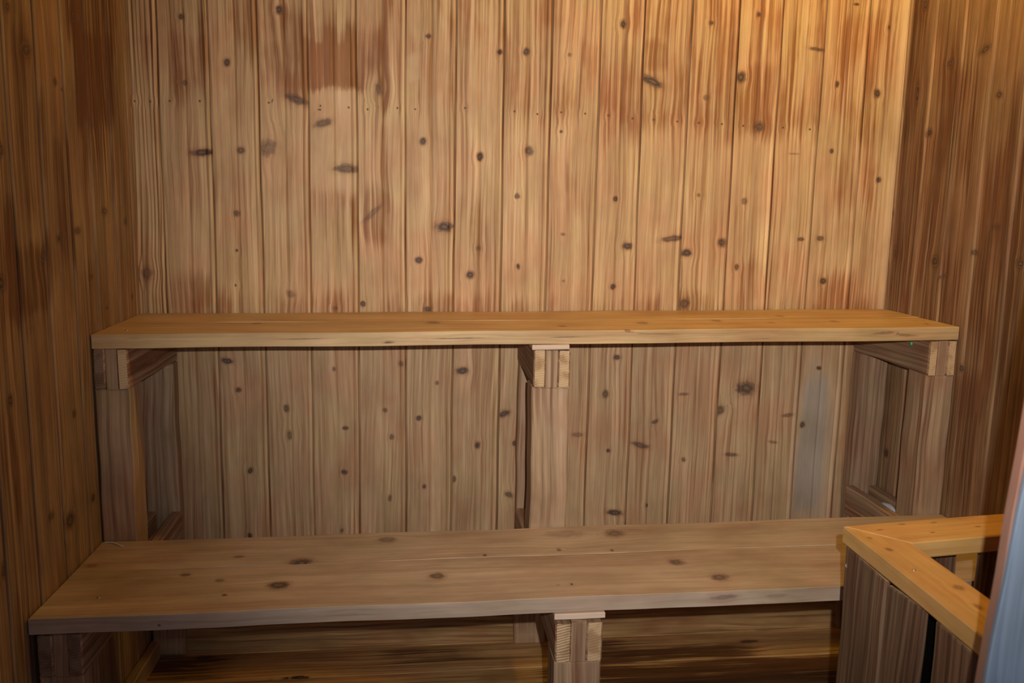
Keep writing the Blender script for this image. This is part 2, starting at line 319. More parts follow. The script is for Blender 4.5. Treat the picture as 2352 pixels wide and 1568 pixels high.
# ------------------------------------------------------------------ knots and stains (metres on each surface: across, along, radii, tilt, darkness)
K_BACK = [(-0.4789, 1.3828, 0.0043, 0.0051, 0, 1),
 (-0.4762, 1.2513, 0.0044, 0.0053, 0, 0.7),
 (-0.3903, 1.295, 0.0062, 0.0079, 0, 1),
 (-0.4452, 1.1102, 0.0214, 0.0072, 4, 1),
 (-0.3664, 1.1165, 0.0081, 0.0063, 0, 0.8),
 (-0.3104, 1.1222, 0.0199, 0.0145, 30, 0.6),
 (-0.3793, 0.9841, 0.0063, 0.0065, 0, 0.8),
 (-0.3816, 0.9052, 0.0027, 0.0028, 0, 1),
 (-0.3857, 0.8301, 0.0018, 0.0028, 0, 1),
 (-0.2798, 1.4039, 0.0062, 0.0086, 0, 1),
 (-0.2496, 1.2243, 0.0234, 0.008, -20, 0.8),
 (-0.1962, 1.1764, 0.0182, 0.0072, 15, 0.75),
 (-0.1471, 1.083, 0.024, 0.0092, 0, 0.8),
 (-0.0769, 1.2497, 0.0055, 0.0125, 15, 0.6),
 (-0.0922, 0.9886, 0.028, 0.0056, 42, 0.5),
 (-0.2688, 0.812, 0.0093, 0.0067, -30, 0.5),
 (-0.1739, 0.7809, 0.0047, 0.0039, 0, 0.5),
 (-0.1153, 0.7909, 0.0057, 0.0058, 0, 1),
 (0.0266, 1.3616, 0.0055, 0.0044, 0, 1),
 (0.0172, 1.1434, 0.0065, 0.0082, 0, 1),
 (0.0632, 0.9617, 0.0171, 0.0095, 0, 1),
 (0.0084, 0.8888, 0.0076, 0.0067, 0, 1),
 (0.0278, 0.78, 0.0067, 0.0058, 0, 1),
 (0.1216, 0.8572, 0.0087, 0.0077, 0, 1),
 (0.1795, 1.3338, 0.0056, 0.0054, 0, 1),
 (0.1395, 1.1139, 0.0066, 0.0083, 0, 1),
 (0.1382, 0.9161, 0.0048, 0.0048, 0, 0.5),
 (0.2366, 1.3366, 0.0066, 0.0072, 0, 1),
 (0.2477, 1.1284, 0.0086, 0.0093, 0, 0.8),
 (0.2229, 1.0314, 0.0058, 0.0057, 0, 0.8),
 (0.2279, 0.8766, 0.0039, 0.0058, 0, 1),
 (0.3166, 1.1718, 0.0029, 0.0028, 0, 1),
 (0.3267, 0.9491, 0.0049, 0.0029, 0, 0.6),
 (0.3301, 1.3333, 0.0038, 0.0036, 0, 0.6),
 (0.3315, 0.8454, 0.003, 0.0029, 0, 0.5),
 (0.4458, 1.4013, 0.0067, 0.0081, 0, 1),
 (0.4427, 1.0286, 0.0049, 0.0057, 0, 1),
 (0.4724, 0.9249, 0.0109, 0.0078, 0, 1),
 (0.4431, 0.8335, 0.006, 0.0059, 0, 1),
 (0.5143, 1.2834, 0.0252, 0.0083, -22, 1),
 (0.5765, 0.9427, 0.0261, 0.0058, 8, 0.8),
 (0.6113, 0.9109, 0.0111, 0.0079, 0, 1),
 (0.6317, 1.0405, 0.004, 0.0038, 0, 0.6),
 (0.6392, 1.41, 0.0049, 0.0045, 0, 1),
 (0.6362, 1.2527, 0.0059, 0.0056, 0, 0.6),
 (0.69, 0.9354, 0.0091, 0.0088, 0, 0.9),
 (0.6101, 0.7959, 0.0132, 0.011, 0, 0.8),
 (0.7135, 1.2986, 0.0109, 0.0102, 0, 1),
 (0.7455, 1.432, 0.0049, 0.0054, 0, 1),
 (0.7631, 1.1922, 0.011, 0.0104, 0, 0.8),
 (0.7371, 1.0288, 0.0061, 0.0068, 0, 0.6),
 (0.7289, 0.8805, 0.0051, 0.0069, 0, 0.8),
 (0.8814, 1.3633, 0.016, 0.0037, -5, 0.8),
 (0.8477, 1.1361, 0.0101, 0.0019, 0, 0.4),
 (0.8758, 0.9456, 0.0072, 0.004, 0, 0.8),
 (0.9223, 0.9472, 0.0083, 0.0059, 0, 0.8),
 (0.937, 0.8504, 0.0063, 0.007, 0, 1),
 (0.9338, 1.1438, 0.0041, 0.0048, 0, 1),
 (0.9344, 1.2903, 0.004, 0.0066, 0, 1),
 (0.9658, 1.4612, 0.006, 0.0027, 0, 1),
 (1.0307, 1.2723, 0.0072, 0.0085, 0, 1),
 (1.0515, 1.0822, 0.0052, 0.0059, 0, 1),
 (1.0465, 1.4153, 0.003, 0.0037, 0, 1),
 (-0.569, 0.8539, 0.0117, 0.0131, 0, 0.5),
 (-0.4102, 0.6635, 0.013, 0.0058, -8, 1),
 (-0.387, 0.5991, 0.0056, 0.0059, 0, 0.9),
 (-0.3658, 0.4146, 0.0048, 0.0071, -30, 1),
 (-0.3719, 0.2612, 0.0048, 0.0052, 0, 1),
 (-0.2845, 0.5561, 0.0057, 0.0079, 0, 0.8),
 (-0.2782, 0.4942, 0.0048, 0.01, 0, 0.7),
 (-0.1775, 0.6456, 0.0038, 0.0049, 0, 0.7),
 (-0.1552, 0.5101, 0.0058, 0.004, 0, 0.9),
 (-0.1583, 0.4077, 0.0068, 0.0051, 0, 1),
 (-0.1647, 0.2693, 0.0029, 0.0042, 0, 0.7),
 (-0.0669, 0.5507, 0.0048, 0.005, 30, 0.7),
 (-0.0525, 0.489, 0.0049, 0.0061, 0, 0.7),
 (-0.0569, 0.3453, 0.0039, 0.0073, 0, 0.7),
 (0.0101, 0.532, 0.0059, 0.0061, 0, 1),
 (0.0213, 0.371, 0.004, 0.0052, 0, 1),
 (-0.0299, 0.6572, 0.0048, 0.0059, 0, 0.6),
 (0.0508, 0.6133, 0.0039, 0.004, 0, 0.7),
 (0.1064, 0.6401, 0.0127, 0.008, 0, 1),
 (0.1429, 0.4665, 0.006, 0.0082, 0, 1),
 (0.0908, 0.3876, 0.004, 0.0073, 0, 0.8),
 (0.2016, 0.5408, 0.013, 0.0071, 20, 1),
 (0.216, 0.348, 0.0061, 0.0095, 60, 0.8),
 (0.2269, 0.4718, 0.004, 0.0062, 0, 1),
 (0.4602, 0.6708, 0.0081, 0.0051, 0, 1),
 (0.435, 0.5854, 0.0071, 0.0082, 0, 0.8),
 (0.447, 0.4507, 0.0041, 0.0042, 0, 1),
 (0.4681, 0.3, 0.0167, 0.0064, -6, 1),
 (0.3741, 0.49, 0.0122, 0.0052, 0, 0.5),
 (0.5218, 0.4635, 0.0207, 0.0063, -15, 0.8),
 (0.5555, 0.5196, 0.0083, 0.0042, 25, 0.8),
 (0.6207, 0.5845, 0.0104, 0.0031, 0, 0.6),
 (0.6276, 0.4275, 0.0052, 0.0053, 0, 0.7),
 (0.7072, 0.5445, 0.0136, 0.0094, 25, 0.8),
 (0.768, 0.5973, 0.022, 0.0145, -8, 0.9),
 (0.743, 0.4377, 0.0159, 0.0043, -5, 0.7),
 (0.8749, 0.5328, 0.0128, 0.0042, 5, 0.6),
 (0.9129, 0.5093, 0.0054, 0.0074, 0, 0.9),
 (0.9422, 0.6456, 0.0053, 0.0042, 0, 1),
 (0.5447, 0.3168, 0.0021, 0.0043, 0, 1),
 (0.8421, 0.4675, 0.0107, 0.0032, -10, 0.5),
 (-0.5774, 1.2116, 0.0017, 0.0018, 0, 1),
 (-0.546, 1.2116, 0.0017, 0.0018, 0, 1),
 (-0.5075, 1.2136, 0.0018, 0.0018, 0, 1),
 (-0.4477, 1.2152, 0.0018, 0.0018, 0, 1),
 (-0.3055, 1.2156, 0.0018, 0.0018, 0, 1),
 (-0.2002, 1.2122, 0.0018, 0.0018, 0, 1),
 (-0.1411, 1.2102, 0.0018, 0.0018, 0, 1),
 (-0.101, 1.2077, 0.0018, 0.0018, 0, 1),
 (-0.0366, 1.2122, 0.0018, 0.0018, 0, 1),
 (0.0012, 1.2105, 0.0019, 0.0018, 0, 1),
 (0.1064, 1.216, 0.0019, 0.0018, 0, 1),
 (0.2137, 1.2116, 0.0019, 0.0018, 0, 1),
 (0.2641, 1.2074, 0.0019, 0.0018, 0, 1),
 (0.3155, 1.2124, 0.0019, 0.0018, 0, 1),
 (0.3673, 1.2111, 0.0019, 0.0018, 0, 1),
 (0.4185, 1.2087, 0.0019, 0.0019, 0, 1),
 (0.474, 1.2036, 0.0019, 0.0019, 0, 1),
 (0.5218, 1.2021, 0.002, 0.0019, 0, 1),
 (0.5749, 1.1997, 0.002, 0.0019, 0, 1),
 (0.6233, 1.1981, 0.002, 0.0019, 0, 1),
 (0.6759, 1.1966, 0.002, 0.0019, 0, 1),
 (0.7249, 1.1941, 0.002, 0.0019, 0, 1),
 (0.8184, 1.1926, 0.002, 0.0019, 0, 1),
 (0.8792, 1.1904, 0.002, 0.0019, 0, 1)]
K_LEFT = [(1.6618, 1.2092, 0.0071, 0.0064, 0, 1),
 (1.6905, 1.1993, 0.0055, 0.0022, 0, 1),
 (1.5624, 1.2483, 0.0186, 0.012, 0, 0.7),
 (1.5082, 1.3012, 0.0086, 0.0076, 0, 0.8),
 (1.7621, 1.3294, 0.0079, 0.0075, 0, 0.8),
 (1.8373, 1.1477, 0.0132, 0.0072, 0, 0.7),
 (1.4568, 1.0897, 0.0068, 0.0095, 0, 1),
 (1.8585, 0.9902, 0.0137, 0.0066, 0, 0.7),
 (1.7224, 0.9593, 0.0156, 0.0069, 0, 0.8),
 (1.6404, 0.95, 0.0088, 0.0065, 0, 1),
 (1.577, 0.9275, 0.0163, 0.0098, 30, 0.5),
 (1.4301, 0.8965, 0.0094, 0.0114, 0, 1),
 (1.777, 0.8726, 0.0063, 0.0032, 0, 1),
 (1.9722, 0.9669, 0.0078, 0.007, 0, 0.8),
 (1.845, 0.8053, 0.0069, 0.0025, 0, 1),
 (1.989, 0.8102, 0.0053, 0.0054, 0, 0.8),
 (1.4307, 0.7184, 0.0068, 0.0091, 0, 1),
 (1.6592, 0.6412, 0.0075, 0.0069, 0, 0.9),
 (1.6166, 0.4596, 0.0181, 0.0136, -20, 1),
 (1.5422, 0.495, 0.0114, 0.0065, 0, 0.7),
 (1.7227, 0.4643, 0.0082, 0.0073, 0, 1),
 (1.3697, 0.4737, 0.0052, 0.0116, 0, 1)]
K_RIGHT = [(1.7617, 1.3318, 0.0175, 0.0067, -15, 1),
 (1.8712, 1.3175, 0.0091, 0.008, 0, 1),
 (1.9797, 1.2684, 0.0068, 0.0206, 0, 1),
 (1.9219, 1.1815, 0.0096, 0.0083, 0, 1),
 (1.7033, 1.2401, 0.0089, 0.0057, 0, 1),
 (1.8584, 0.9118, 0.0124, 0.0109, 0, 0.9),
 (1.8275, 0.8824, 0.018, 0.0036, -20, 0.6),
 (2.0129, 0.9192, 0.0054, 0.0137, 0, 1),
 (1.7285, 0.9396, 0.0108, 0.0051, 0, 0.8),
 (2.0396, 1.0071, 0.0055, 0.0059, 0, 1),
 (1.6714, 0.9934, 0.0101, 0.0049, 0, 0.7),
 (1.5974, 0.9289, 0.0093, 0.0071, 0, 1),
 (1.9781, 1.4546, 0.0083, 0.0111, 0, 1),
 (1.733, 0.706, 0.0055, 0.007, 0, 1),
 (1.9801, 0.4555, 0.009, 0.009, 0, 1)]
K_LOW = [(-0.1994, 1.6137, 0.0172, 0.0199, 0, 1),
 (-0.225, 1.5194, 0.0162, 0.0142, 0, 1),
 (-0.0479, 1.7088, 0.0167, 0.0134, 0, 0.6),
 (0.0439, 1.534, 0.0137, 0.011, 0, 0.8),
 (0.48, 1.555, 0.0127, 0.0116, 0, 0.8),
 (0.5375, 1.4828, 0.0145, 0.0125, 0, 0.8),
 (0.3966, 1.7024, 0.0171, 0.0159, 0, 0.7),
 (-0.3932, 1.5782, 0.0083, 0.0057, 0, 0.8),
 (-0.3293, 1.5486, 0.0075, 0.0055, 0, 0.6),
 (-0.3099, 1.4897, 0.0036, 0.0034, 0, 1),
 (0.1345, 1.6171, 0.0032, 0.0041, 0, 1),
 (-0.5712, 1.6362, 0.0093, 0.006, 0, 0.5),
 (0.2736, 1.4767, 0.0022, 0.0035, 0, 1),
 (0.2753, 1.6314, 0.0033, 0.0042, 0, 0.8),
 (-0.3164, 1.6524, 0.0079, 0.0062, 0, 0.6),
 (0.2962, 1.7092, 0.0341, 0.016, 0, 0.3),
 (0.3745, 1.6201, 0.0025, 0.0041, 0, 1)]
K_UP = [(0.0458, 1.8668, 0.0124, 0.0151, 0, 0.6),
 (0.4731, 1.8389, 0.0108, 0.0151, 0, 0.5),
 (0.6393, 1.8679, 0.0093, 0.0157, 0, 0.5),
 (0.3014, 1.8118, 0.0088, 0.0087, 0, 0.6),
 (0.7457, 1.8373, 0.0074, 0.0091, 0, 0.4),
 (-0.3072, 1.8789, 0.0086, 0.012, 0, 0.5),
 (1.0634, 1.7962, 0.0018, 0.0089, 0, 1),
 (0.8854, 1.8428, 0.0075, 0.0124, 0, 0.4),
 (0.4214, 1.754, 0.0051, 0.0082, 0, 0.6),
 (0.8033, 1.9328, 0.0087, 0.0135, 0, 0.4)]
S_BACK = [(0.1828, 0.4883, 1.202, 1.5254, 0.34, 0.0625),
 (0.4888, 1.0551, 1.1851, 1.5433, 0.42, 0.0454),
 (-0.5155, -0.2177, 1.307, 1.4961, 0.3, 0.0683),
 (-0.0145, 0.1825, 1.2408, 1.515, 0.25, 0.0793),
 (-0.2187, -0.1203, 1.247, 1.3443, 1.0, 0.0141),
 (-0.2153, -0.1217, 1.2959, 1.3837, 0.75, 0.0614),
 (-0.2146, -0.1394, 1.3396, 1.4181, 0.45, 0.0697),
 (-0.2834, -0.2254, 1.2356, 1.4066, 0.75, 0.0526),
 (-0.2446, -0.2249, 1.2407, 1.3552, 0.9, 0.0264),
 (-0.3197, -0.284, 1.2476, 1.3355, 0.45, 0.0527),
 (-0.1182, -0.0492, 1.2852, 1.378, 0.7, 0.053),
 (-0.0646, -0.0519, 1.2098, 1.466, 0.9, 0.0354),
 (-0.1185, -0.104, 1.2487, 1.3419, 0.6, 0.0178),
 (-0.0145, 0.0796, 1.1849, 1.3821, 0.3, 0.0805),
 (-0.0639, -0.0546, 0.9797, 1.1644, 0.5, 0.037),
 (-0.5201, -0.4256, 1.2162, 1.3643, 0.45, 0.0609),
 (-0.5614, -0.5166, 1.2841, 1.4554, 0.3, 0.0513),
 (-0.4167, -0.3174, 1.3158, 1.4367, 0.35, 0.0689),
 (0.4928, 0.543, 1.2992, 1.3676, 0.75, 0.0365),
 (0.4394, 0.4925, 1.1774, 1.3612, 0.55, 0.0643),
 (0.5476, 0.6031, 1.1895, 1.4102, 0.4, 0.0735),
 (0.6014, 0.6993, 1.1821, 1.4849, 0.38, 0.0825),
 (0.7048, 0.7994, 1.1703, 1.3247, 0.7, 0.0467),
 (0.7019, 0.7851, 1.4074, 1.5068, 0.4, 0.0542),
 (0.806, 0.9012, 1.1776, 1.4201, 0.6, 0.0559),
 (0.9073, 0.9378, 1.16, 1.2832, 0.3, 0.0569),
 (0.9468, 0.9927, 0.9956, 1.4698, 0.55, 0.1137),
 (0.9964, 1.0524, 1.1529, 1.4721, 0.6, 0.0844),
 (0.294, 0.3984, 1.2666, 1.411, 0.3, 0.0811),
 (0.1826, 0.2855, 1.2815, 1.4688, 0.35, 0.0712),
 (0.3613, 0.3995, 1.2401, 1.3764, 0.45, 0.0545),
 (0.403, 0.4417, 1.1483, 1.2687, 0.3, 0.0556),
 (-0.6073, 1.1012, 0.7316, 0.8054, 0.32, 0.0378),
 (-0.4282, -0.376, 1.0021, 1.066, 0.25, 0.0547),
 (-0.225, -0.1231, 0.9218, 1.0337, 0.3, 0.0745),
 (-0.1156, -0.0595, 0.9228, 1.0445, 0.5, 0.0374),
 (0.0919, 0.1878, 0.8873, 1.0111, 0.25, 0.0761),
 (0.9084, 1.0137, 0.7335, 0.8656, 0.5, 0.0609),
 (0.2766, 0.2982, 0.7911, 0.9658, 0.2, 0.0582),
 (0.3308, 0.36, 0.9859, 1.0996, 0.2, 0.0474),
 (-0.5333, -0.4423, 0.7679, 0.8434, 0.5, 0.0377),
 (0.7396, 0.8222, 0.7838, 0.8939, 0.3, 0.05),
 (0.9988, 1.0402, 1.016, 1.1908, 0.3, 0.0777)]
P_BACK = [(-0.2214, -0.1217, 1.0337, 1.2408, 0.6, 0.0363),
 (-0.3261, -0.2257, 0.9205, 1.1592, 0.3, 0.0733),
 (-0.0145, 0.0103, 1.2698, 1.3234, 0.8, 0.0179),
 (-0.4177, -0.3236, 1.0665, 1.2014, 0.3, 0.0539),
 (1.0761, 1.1302, 0.734, 1.5291, 1.0, 0.0194),
 (0.9012, 0.9267, 0.7947, 1.5218, 0.5, 0.0191),
 (-0.5114, -0.4391, 0.8247, 0.9734, 0.3, 0.0557),
 (0.6645, 0.7247, 1.0107, 1.1545, 0.3, 0.0479),
 (0.8867, 0.9947, 0.2435, 0.6301, 0.8, 0.1286),  # from here, nested patches paint the bluish daylight sheen low on the right
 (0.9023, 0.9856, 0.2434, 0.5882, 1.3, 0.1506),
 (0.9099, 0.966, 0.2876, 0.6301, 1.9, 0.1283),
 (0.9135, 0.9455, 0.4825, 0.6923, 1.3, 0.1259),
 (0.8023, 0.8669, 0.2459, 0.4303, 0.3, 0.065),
 (0.0983, 0.1917, 1.2061, 1.3505, 0.2, 0.0541)]
S_LEFT = [(1.7241, 1.9662, 1.2794, 1.4126, 0.7, 0.0587),
 (1.747, 1.939, 1.1469, 1.3293, 1.0, 0.0677),
 (1.7756, 1.9075, 1.0596, 1.2597, 0.5, 0.0926),
 (1.4278, 1.4759, 0.8239, 1.0232, 0.9, 0.0505),
 (1.4653, 1.596, 0.8388, 0.9477, 0.75, 0.0391),
 (1.6068, 1.7052, 0.8973, 1.1303, 0.65, 0.0565),
 (1.5125, 1.5798, 0.989, 1.283, 0.6, 0.0784),
 (1.4403, 1.4676, 0.6718, 1.3405, 0.5, 0.1261),
 (1.5746, 1.6732, 1.0358, 1.177, 0.4, 0.0547),
 (1.8571, 1.9393, 1.0438, 1.2261, 0.4, 0.0811),
 (1.7057, 1.7979, 0.7441, 0.8862, 0.4, 0.0614),
 (1.3879, 1.443, 0.2837, 0.6607, 0.4, 0.1301),
 (1.4997, 1.578, 0.8086, 0.85, 0.4, 0.0269)]
S_RIGHT = [(1.974, 2.0218, 1.1607, 1.518, 0.85, 0.1141),
 (1.8522, 1.906, 1.0937, 1.3623, 0.6, 0.0817),
 (1.7685, 1.8428, 1.0756, 1.3091, 0.55, 0.0794),
 (1.8501, 1.9663, 0.76, 1.1871, 0.4, 0.1434),
 (1.976, 2.0199, 0.8049, 1.192, 0.5, 0.0978),
 (1.6661, 1.7245, 0.7586, 1.1587, 0.7, 0.1271),
 (1.5928, 1.6675, 0.6897, 1.2517, 0.7, 0.1231),
 (1.77, 1.8592, 0.7351, 0.9504, 0.5, 0.0826),
 (1.6442, 1.7519, 0.4272, 0.7044, 0.5, 0.1071),
 (1.7498, 1.8714, 0.4051, 0.6353, 0.4, 0.0951)]


# ------------------------------------------------------------------ materials
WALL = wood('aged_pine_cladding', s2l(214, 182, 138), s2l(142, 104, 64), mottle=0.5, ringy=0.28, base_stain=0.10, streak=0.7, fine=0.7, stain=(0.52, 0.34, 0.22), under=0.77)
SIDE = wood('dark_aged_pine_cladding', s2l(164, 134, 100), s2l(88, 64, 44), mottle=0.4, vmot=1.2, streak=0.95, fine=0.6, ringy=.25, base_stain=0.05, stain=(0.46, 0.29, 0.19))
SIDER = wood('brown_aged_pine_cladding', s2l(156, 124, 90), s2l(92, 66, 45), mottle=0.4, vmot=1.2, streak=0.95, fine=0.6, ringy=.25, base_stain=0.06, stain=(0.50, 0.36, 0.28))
BENCH = wood('bench_pine', s2l(192, 170, 146), s2l(148, 126, 104), mottle=0.3, vmot=1.0, ringy=0.2, streak=0.7, fine=0.5, rough=0.5, knot=(0.07, 0.048, 0.036), spec=0.4)
UBENCH = wood('upper_bench_pine', s2l(204, 172, 124), s2l(164, 128, 84), mottle=0.3, ringy=0.25, streak=0.8, fine=0.4, rough=0.5, knot=(0.08, 0.045, 0.025))
POST = wood('post_pine', s2l(184, 154, 122), s2l(126, 99, 74), mottle=0.5, ringy=0.15, streak=1.1, vmot=1.3, base_stain=0.18, stain=(0.55, 0.38, 0.30), rough=0.7)
END = end_grain('sawn_end_grain', s2l(205, 172, 130), s2l(160, 124, 88), 0.3)
END3 = end_grain('dark_end_grain', s2l(142, 116, 94), s2l(104, 80, 62), 0.3)
END2 = end_grain('ringed_end_grain', s2l(214, 182, 142), s2l(150, 112, 76), 0.85)
SHIM = wood('fresh_shim_wood', s2l(226, 202, 176), s2l(190, 160, 132), ringy=0.1, streak=0.6, mottle=0.3)
GUARD = wood('varnished_rail_pine', s2l(208, 166, 104), s2l(180, 132, 72), mottle=0.35, ringy=0.15, streak=0.7, fine=0.4, rough=0.42, spec=0.45, knot=(0.12, 0.06, 0.03))
SLAT = wood('dark_guard_slats', s2l(136, 108, 82), s2l(70, 52, 40), mottle=0.45, vmot=1.3, streak=1.3, ringy=0.3, base_stain=0.15, stain=(0.5, 0.40, 0.33), rough=0.65)
FLOOR = wood('worn_floor_pine', s2l(186, 148, 98), s2l(118, 86, 52), mottle=0.5, streak=1.1, ringy=0.2, base_stain=0.12, stain=(0.22, 0.16, 0.14), vmot=1.4, rough=0.6, knot=(0.02, 0.012, 0.01))
BLUE = wood('weathered_blue_paint', s2l(124, 134, 146), s2l(84, 98, 114), mottle=0.0, ringy=0.0, streak=1.0, fine=0.3, stains=0, rough=0.55)
EDGE = wood('bare_door_edge', s2l(150, 112, 94), s2l(120, 84, 66), mottle=0.3, ringy=0.0, streak=0.4)
STEEL = plain('screw_steel', s2l(190, 185, 180), 0.35, 0.9)
WHITE = plain('white_plastic_twine', s2l(225, 220, 210), 0.5)
SCRAP = plain('crumpled_pale_foil', s2l(205, 210, 215), 0.45, noise=0.12)
GREEN = plain('green_plastic', s2l(70, 190, 140), 0.4)
GLASS = plain('opal_glass', s2l(255, 235, 200), 0.3, emit=((1, 0.62, 0.2, 1), 1.5))
GAP_BLACK = plain('added_black_sheet', s2l(18, 15, 13), 0.95, spec=0.05)
RIM = plain('lamp_metal', s2l(90, 86, 80), 0.4, 0.8)

# ------------------------------------------------------------------ cladding
def cladding(mb, seams, z0, z1, fn, knots, stains, pales, rnd, tone_fn=None, ring_fn=None, mirror=False):
    prof = [(0, 0), (.003, 0), (.012, 0), (.021, 0), (.030, 0), (.039, 0), (.0460, 0), (.0490, -.0010), (.0505, -.0018), (.052, -.0010), (.055, 0), (.064, 0),
            (.072, 0), (.080, 0), (.0865, 0), (.0880, -.0016), (.0895, 0.0), (.0925, .0018), (.0960, .0018), (.0978, .0002), (.0990, -.0048), (.1006, -.0056), (.1018, -.0045), (.1021, 0)]
    nz = int((z1-z0)/0.0085)
    for b in range(len(seams)-1):
        s0, s1 = seams[b], seams[b+1]; wd = s1-s0; k = wd/0.1021
        seed = rnd.random()*10; tone = tone_fn(b) if tone_fn else 0.5+rnd.uniform(-0.06, 0.06)
        ring = ring_fn(b) if ring_fn else rnd.uniform(0.1, 0.5)
        kb = [q for q in knots if s0 <= q[0] < s1]
        rows = []
        for i in range(nz+1):
            z = z0+(z1-z0)*i/nz; row = []
            for j_, (x, dpt) in enumerate(prof):
                xx = x*k
                if mirror: s_ = s1-xx
                else: s_ = s0+xx
                t_ = (s_-s0)/wd; wb = lambda q: 0.0012*math.sin(z*3.1+q*2.3)+0.0005*math.sin(z*19+q)
                s_w = s_+wb(b)*(1-t_)+wb(b+1)*t_
                zd = dpt+0.0006*math.sin(z*2.3+b*4.1)*math.sin(math.pi*t_)
                bead = dpt < -0.003; hi = j_ in (16, 17, 18); cg = j_ in (7, 8, 9, 15)  # bead highlight and centre-groove shadow line are painted into the tone
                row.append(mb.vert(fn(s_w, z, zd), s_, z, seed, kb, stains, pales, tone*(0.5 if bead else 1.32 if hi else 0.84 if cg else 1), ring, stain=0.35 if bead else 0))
            rows.append(row)
        for i in range(nz):
            for j in range(len(prof)-1):
                q = (rows[i][j], rows[i][j+1], rows[i+1][j+1], rows[i+1][j])
                mb.f.append(q[::-1] if mirror else q); mb.mi.append(0)

rnd = random.Random(11)
SEAMS = [-0.6280, -0.526, -0.424, -0.323, -0.222, -0.1215, -0.017, 0.0875, 0.1915, 0.2945, 0.3985, 0.4955, 0.5985, 0.7040, 0.8035, 0.9000, 1.0020, 1.1040]
TONES = [.50, .44, .52, .50, .54, .53, .54, .55, .54, .55, .54, .52, .55, .54, .54, .55, .55]
mb = MB()
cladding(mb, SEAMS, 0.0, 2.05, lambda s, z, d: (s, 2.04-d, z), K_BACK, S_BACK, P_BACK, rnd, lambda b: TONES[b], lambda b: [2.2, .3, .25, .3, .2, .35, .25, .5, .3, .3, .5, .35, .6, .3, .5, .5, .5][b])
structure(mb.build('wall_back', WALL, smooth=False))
LX = lambda y: -0.586+0.0334*(y-2.04)
RX = lambda y: 1.0904-0.0403*(y-2.04)
seamsL = [1.480+0.1065*k for k in range(-14, 6)]; seamsL.append(2.06)
seamsL = [s for s in seamsL if s < 2.03]+[2.043]
mb = MB()
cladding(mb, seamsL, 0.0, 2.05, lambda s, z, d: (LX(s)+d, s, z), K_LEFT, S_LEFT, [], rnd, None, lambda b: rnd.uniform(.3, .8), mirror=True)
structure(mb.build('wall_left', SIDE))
seamsR = [1.943-0.1*k for k in range(0, 19)][::-1]+[2.043]
mb = MB()
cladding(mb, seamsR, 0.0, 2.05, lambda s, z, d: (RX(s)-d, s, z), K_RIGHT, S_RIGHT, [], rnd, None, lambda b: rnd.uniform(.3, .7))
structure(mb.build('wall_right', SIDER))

# floor boards run from side to side, falling a little to the left
FZ = lambda x: 0.0115*x+0.0
mb = MB(); ys = [2.06, 2.005, 1.883, 1.760, 1.637, 1.514, 1.391, 1.268, 1.145, 1.022, 0.9, 0.777]
for i in range(len(ys)-1):
    y1, y0 = ys[i]-0.0012, ys[i+1]+0.0012
    mb.slab([(-0.66, y0, FZ(-.66)), (1.2, y0, FZ(1.2)), (1.2, y1, FZ(1.2)), (-0.66, y1, FZ(-.66))], (0, 0, -0.03), (1, 0, 0.0115), (0, 1, 0), 30+i*1.37, ch=0.002,
            dl=0.03, dw=0.02, knots=[(1.885, -.28, .006, .009, 0, 1), (1.885, -.235, .006, .009, 0, 1), (1.99, -.47, .008, .02, 0, .8), (1.955, .78, .006, .02, 0, .8)],
            stains=[(1.70, 1.865, .30, 1.15, 1.0, .12), (1.2, 1.75, .2, 1.2, 1.0, .1), (1.88, 1.95, .35, .75, .8, .1), (1.93, 1.99, .35, .5, .6, .1), (1.90, 1.99, -.60, -.42, .7, .1), (1.93, 1.99, -.05, .12, .5, .1)], tone=0.66+rnd.uniform(-.05, .05), wob=0.0004, ring=0.3)
structure(mb.build('floor', FLOOR))
mb = MB()
for i in range(14):
    y0 = 0.74+0.1*i
    mb.slab([(-0.66, y0, 2.05), (1.2, y0, 2.05), (1.2, y0+0.0975, 2.05), (-0.66, y0+0.0975, 2.05)], (0, 0, 0.02), (1, 0, 0), (0, 1, 0), 60+i, dl=0.06, dw=0.03)
structure(mb.build('ceiling', WALL))
# low skirting strip along the left wall
mb = MB()
mb.slab([(LX(0.79)+.001, 0.79, .035), (LX(2.04)+.001, 2.035, .035), (LX(2.04)+.021, 2.035, .035), (LX(.79)+.021, 0.79, .035)], (0, 0, -0.042), (0, 1, 0), (1, 0, 0), 77, dl=0.04)
structure(mb.build('baseboard_left', POST))

mb = MB()
mb.slab([(-0.555, 2.012, FZ(-.55)-.01), (1.088, 2.012, FZ(1.09)-.01), (1.088, 2.012, FZ(1.09)+.058), (-0.555, 2.012, FZ(-.55)+.058)], (0, .026, 0), (1, 0, 0.0115), (0, 0, 1), 78, dl=0.03, tone=.6)
structure(mb.build('baseboard_back', FLOOR))
# ------------------------------------------------------------------ front wall with the doorway the camera looks through
mb = MB()
mb.slab([(-0.66, 0.775, 0), (-0.66, 0.775, 2.05), (-0.44, 0.775, 2.05), (-0.44, 0.775, 0)], (0, 0.02, 0), (0, 0, 1), (1, 0, 0), 81, dl=0.05, dw=0.04)
mb.slab([(-0.44, 0.775, 1.95), (-0.44, 0.775, 2.05), (1.2, 0.775, 2.05), (1.2, 0.775, 1.95)], (0, 0.02, 0), (0, 0, 1), (1, 0, 0), 82, dl=0.05, dw=0.05)
structure(mb.build('wall_front', SIDE))
mb = MB()
mb.slab([(0.491, 0.750, 0.01), (0.630, 0.750, 1.94), (1.20, 0.750, 1.94), (1.20, 0.750, 0.01)], (0, 0.006, 0), (0, 0, 1), (1, 0, 0), 84, dl=0.03, dw=0.03, ch=0.001)
door = structure(mb.build('door_1', BLUE))
mb = MB()
